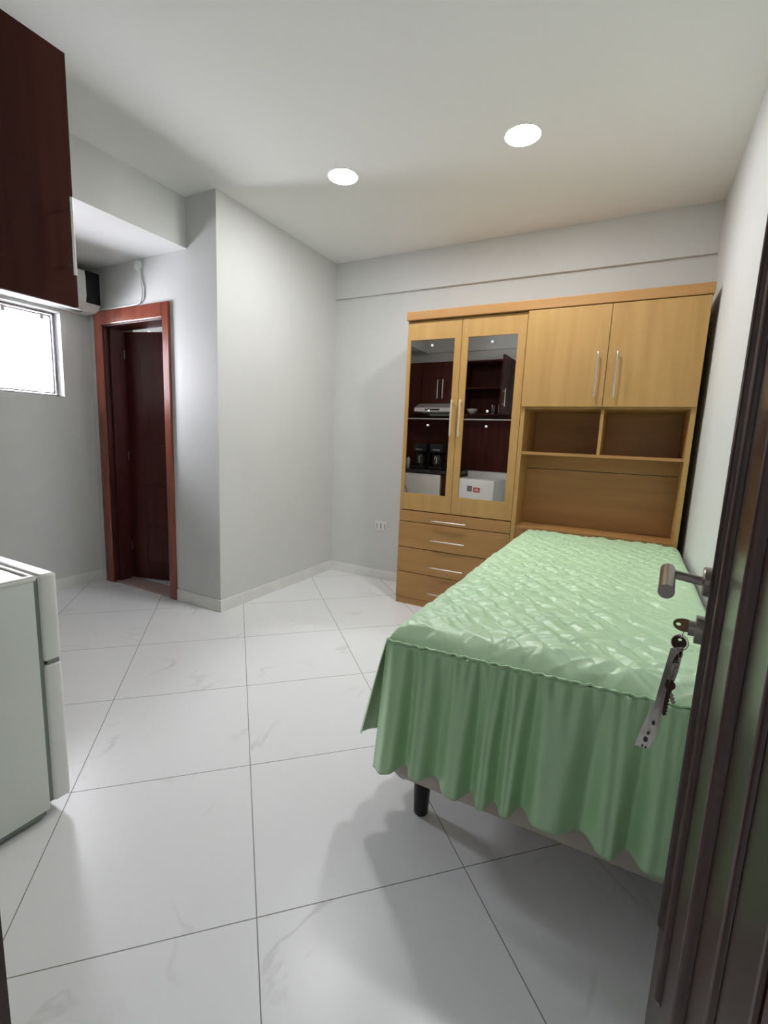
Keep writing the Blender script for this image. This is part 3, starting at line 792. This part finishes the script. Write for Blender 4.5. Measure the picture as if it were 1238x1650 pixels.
# cable on the wall above the bathroom door
cb = thing('wall_cable', 'white cable dropping from a round cap above the bathroom door', 'cable', (-3.2, YA, 2.39))
bm = NB(); add_lathe(bm, [(0, 0), (0.034, 0), (0.032, -0.012), (0.02, -0.018), (0, -0.018)], (-3.207, YA, 2.392), 28, 'y')
obj('cap', bm, M_white, cb, True)
bm = NB()
add_tube(bm, lerp_path([(-3.20, YA-0.010, 2.375), (-3.188, YA-0.009, 2.345), (-3.186, YA-0.009, 2.30), (-3.166, YA-0.009, 2.25), (-3.162, YA-0.009, 2.20), (-3.185, YA-0.010, 2.145), (-3.26, YA-0.009, 2.132), (-3.42, YA-0.008, 2.13), (-3.60, YA-0.008, 2.132), (-3.75, YA-0.008, 2.135), (-3.79, YA-0.02, 2.136)], 60), 0.0062, 10)
obj('cable', bm, M_white, cb, True)

# wall socket
so = thing('wall_socket', 'white wall socket low on the back wall left of the wardrobe', 'socket', (-1.9, YB, 0.485))
SX = -1.912
bm = NB(); add_box(bm, SX-0.058, SX+0.058, YB-0.007, YB, 0.443, 0.527, bev=0.004); obj('cover_plate', bm, M_white, so, True)
bm = NB(); add_box(bm, SX-0.036, SX-0.004, YB-0.010, YB-0.006, 0.462, 0.508, bev=0.003); add_box(bm, SX+0.004, SX+0.036, YB-0.010, YB-0.006, 0.462, 0.508, bev=0.003)
obj('socket_insert', bm, M_base, so)
for x, hw in ((SX, 0.003), (SX-0.04, 0.0018), (SX+0.04, 0.0018)):
    obj('socket_slot', B(x-hw, x+hw, YB-0.0105, YB-0.006, 0.461, 0.509), M_grey, so)

# ------------------------------------------------------------------ kitchen on the entrance side (seen directly only as the open door, else in the mirrors)
CYF = 0.575                                     # front of the hanging cupboards
def cupboard(name, label, x0, x1, z0, z1):
    return thing(name, label, 'cupboard', ((x0+x1)/2, 0.4, z0), 'dark kitchen wall cupboards')
def steel_bar(parent, x, y, z0, z1, ax):
    bm = NB(); o = Vector((0.03, 0, 0)) if ax == 'x' else Vector((0, 0.03, 0)); p0 = Vector((x, y, z0)); p1 = Vector((x, y, z1))
    add_tube(bm, [p0+Vector((0, 0, .03)), p0+Vector((0, 0, .03))+o], 0.004, 8); add_tube(bm, [p1-Vector((0, 0, .03)), p1-Vector((0, 0, .03))+o], 0.004, 8)
    add_tube(bm, [p0+o, p1+o], 0.0058, 12)
    return sub(obj('handle', bm, M_steel, parent, True), 'steel bar handle')
# open cupboard
ox0, ox1, oz0, oz1 = -2.097, -1.492, 1.6, 2.264
oc = cupboard('kitchen_cupboard', 'dark mahogany kitchen cupboard with its door swung wide open', ox0, ox1, oz0, oz1)
bm = NB()
add_box(bm, ox0, ox0+0.016, YF+.001, CYF-.02, oz0, oz1); add_box(bm, ox1-0.016, ox1, YF+.001, CYF-.02, oz0, oz1)
add_box(bm, ox0+.016, ox1-.016, YF+.001, CYF-.02, oz0, oz0+0.016); add_box(bm, ox0+.016, ox1-.016, YF+.001, CYF-.02, oz1-0.016, oz1)
add_box(bm, ox0+.016, ox1-.016, YF+.001, YF+.008, oz0+.016, oz1-.016)
obj('carcass', bm, M_mahog, oc)
obj('shelf', B(ox0+.017, ox1-.017, YF+.01, CYF-.04, 1.925, 1.941), M_mahog, oc)
od = obj('door', B(-1.511, -1.492, CYF-0.012, 0.868, oz0+.001, oz1, bev=0.0015), M_mahog, oc)
steel_bar(od, -1.492, 0.845, 1.68, 1.885, 'x')
for zz in (1.68, 2.18):
    obj('hinge', B(-1.54, -1.513, CYF-0.06, CYF+0.03, zz, zz+0.03, bev=0.003), M_steel, oc)
# closed cupboards
def closed(x0, x1, z0, z1, label):
    c = cupboard('kitchen_cupboard', label, x0, x1, z0, z1)
    bm = NB(); add_box(bm, x0, x1, YF+.001, CYF-.02, z0, z1); obj('carcass', bm, M_mahog, c)
    xm = (x0+x1)/2
    for a, b_, hx in ((x0+.002, xm-.0015, xm-0.035), (xm+.0015, x1-.002, xm+0.035)):
        d = obj('door', B(a, b_, CYF-.019, CYF, z0+.002, z1-.002, bev=0.0015), M_mahog, c)
        steel_bar(d, hx, CYF, z0+0.06, z0+0.30, 'y')
closed(-2.65, -2.10, 1.74, oz1, 'dark mahogany kitchen cupboard with closed doors above the range hood')
closed(-3.78, -2.653, 1.6, oz1, 'dark mahogany kitchen cupboard with closed doors by the left wall')
# range hood
hd = thing('range_hood', 'slim steel range hood under the closed kitchen cupboard', 'range hood', (-2.37, 0.5, 1.62))
bm = NB(); pr = [(YF+.001, 1.625), (0.76, 1.625), (0.76, 1.672), (0.62, 1.735), (YF+.001, 1.738)]
add_poly(bm, [(-2.648, y, z) for y, z in pr], (0.55, 0, 0)); obj('hood_body', bm, mat('hood_steel', (0.55, 0.54, 0.53), 0.35, 0.6), hd)
obj('control_strip', B(-2.50, -2.30, 0.7595, 0.763, 1.638, 1.660, bev=0.001), M_black, hd)
obj('filter', B(-2.62, -2.13, 0.32, 0.72, 1.618, 1.626), M_gap, hd)
# base cupboards, worktop, splashback
bc = thing('base_cupboard', 'dark mahogany base cupboard beneath the granite worktop', 'cupboard', (-2.2, 0.5, 0))
bm = NB(); add_box(bm, -2.20, -2.045, YF+.001, 0.78, 0.1, 0.845); add_box(bm, -2.19, -2.055, YF+.05, 0.73, 0, 0.1); obj('carcass', bm, M_mahog, bc)
d = obj('door', B(-2.198, -2.047, 0.781, 0.799, 0.105, 0.84, bev=0.0015), M_mahog, bc)
steel_bar(d, -2.075, 0.799, 0.62, 0.80, 'y')
bc2 = thing('base_cupboard', 'dark mahogany corner base cupboard by the left wall', 'cupboard', (-3.4, 0.5, 0))
bm = NB(); add_box(bm, -3.81, -2.87, YF+.001, 0.78, 0.1, 0.845); add_box(bm, -3.81, -2.88, YF+.05, 0.73, 0, 0.1); obj('carcass', bm, M_mahog, bc2)
for a, b_, hx in ((-3.808, -3.342, -3.375), (-3.338, -2.872, -3.305)):
    d = obj('door', B(a, b_, 0.781, 0.799, 0.105, 0.84, bev=0.0015), M_mahog, bc2)
    steel_bar(d, hx, 0.799, 0.62, 0.80, 'y')
tag(obj('worktop', B(-3.814, -2.045, YF+.001, 0.825, 0.847, 0.885, bev=0.004), M_counter, loc=(-2.9, 0.5, 0.847)), 'dark granite kitchen worktop beside the refrigerator', 'worktop')
tag(obj('splashback_panel', B(-3.80, -0.95, YF+0.0012, YF+0.009, 0.886, 1.598), M_mahog, loc=(-2.4, YF, 0.886)), 'dark wood panel on the kitchen wall above the worktop', 'panel')
wm = thing('kitchen_appliance', 'white appliance front tucked beneath the granite worktop', 'appliance', (-2.53, 0.5, 0))
bm = NB(); add_box(bm, -2.855, -2.215, YF+.03, 0.77, 0.02, 0.835, bev=0.006); obj('housing', bm, M_whitem, wm, True)
obj('front_panel', B(-2.855, -2.215, 0.771, 0.803, 0.12, 0.835, bev=0.006), M_cup, wm, True)
bm = NB(); add_lathe(bm, [(0, 0), (0.03, 0), (0.028, 0.02), (0, 0.02)], (-2.740, 0.803, 0.70), 24, 'y'); obj('knob', bm, M_blackm, wm, True)
bm = NB(); add_tube(bm, lerp_path([(-2.740, 0.826, 0.69), (-2.700, 0.824, 0.66), (-2.675, 0.812, 0.61), (-2.670, 0.808, 0.56)], 14), 0.006, 8); obj('hose', bm, M_grey, wm, True)
# coffee makers on the worktop
def coffee(x, label):
    c = thing('coffee_maker', label, 'coffee maker', (x, 0.55, 0.885), 'coffee makers')
    y = 0.55
    bm = NB(); add_box(bm, x-0.095, x+0.095, y-0.12, y+0.12, 0.885, 0.925, bev=0.012, seg=3)
    add_box(bm, x-0.095, x+0.095, y-0.12, y-0.03, 0.92, 1.22, bev=0.012, seg=3)
    add_box(bm, x-0.095, x+0.095, y-0.12, y+0.10, 1.10, 1.22, bev=0.015, seg=3)
    obj('body', bm, M_black, c, True)
    bm = NB(); add_lathe(bm, [(0, 0.927), (0.06, 0.927), (0.068, 0.96), (0.066, 1.03), (0.05, 1.065), (0.052, 1.08), (0, 1.082)], (x, y+0.045, 0), 28)
    obj('jug', bm, mat('dark_glass', (0.02, 0.018, 0.016), 0.05), c, True)
    bm = NB(); add_tube(bm, [(x+0.02, y+0.10, 1.06), (x+0.03, y+0.155, 1.05), (x+0.03, y+0.15, 0.97), (x+0.02, y+0.11, 0.955)], 0.009, 10); obj('jug_handle', bm, M_steel, c, True)
    obj('control_plate', B(x-0.05, x+0.05, y+0.098, y+0.102, 1.13, 1.15), M_steel, c)
coffee(-2.60, 'black coffee maker on the granite worktop, left one of the two')
coffee(-2.355, 'black coffee maker on the granite worktop, right one nearer the refrigerator')
# steel canister
cn = thing('canister', 'small shiny steel canister left of the coffee makers', 'canister', (-2.77, 0.62, 0.885))
bm = NB(); add_lathe(bm, [(0, 0.885), (0.038, 0.885), (0.04, 0.89), (0.04, 1.0), (0, 1.0)], (-2.77, 0.62, 0), 28); obj('body', bm, M_steel, cn, True)
bm = NB(); add_lathe(bm, [(0, 1.0), (0.041, 1.0), (0.041, 1.012), (0.012, 1.018), (0.012, 1.03), (0, 1.032)], (-2.77, 0.62, 0), 28); obj('lid', bm, M_steel, cn, True)
# crockery in the open cupboard
def bowl(x, y, z):
    bm = NB(); add_lathe(bm, [(0.0, 0.0), (0.03, 0.0), (0.035, 0.008), (0.062, 0.035), (0.072, 0.062), (0.068, 0.062), (0.057, 0.036), (0.03, 0.012), (0, 0.010)], (x, y, z), 32)
    return tag(obj('bowl', bm, M_cup, loc=(x, y, z), smooth=True), 'white ceramic bowl on the bottom board of the open kitchen cupboard', 'bowl')
bowl(-1.98, 0.46, oz0+0.0165)
M_gl2 = M_glass
for i, (x, y) in enumerate(((-1.70, 0.47), (-1.625, 0.45), (-1.56, 0.48))):
    bm = NB(); add_lathe(bm, [(0.0, 0.0), (0.026, 0.0), (0.031, 0.11), (0.029, 0.11), (0.0245, 0.006), (0, 0.006)], (x, y, oz0+0.0165), 24)
    tag(obj('drinking_glass', bm, M_gl2, loc=(x, y, oz0+0.0165), smooth=True), 'clear drinking glass standing right of the bowl in the open cupboard', 'glass', 'drinking glasses in the open cupboard')
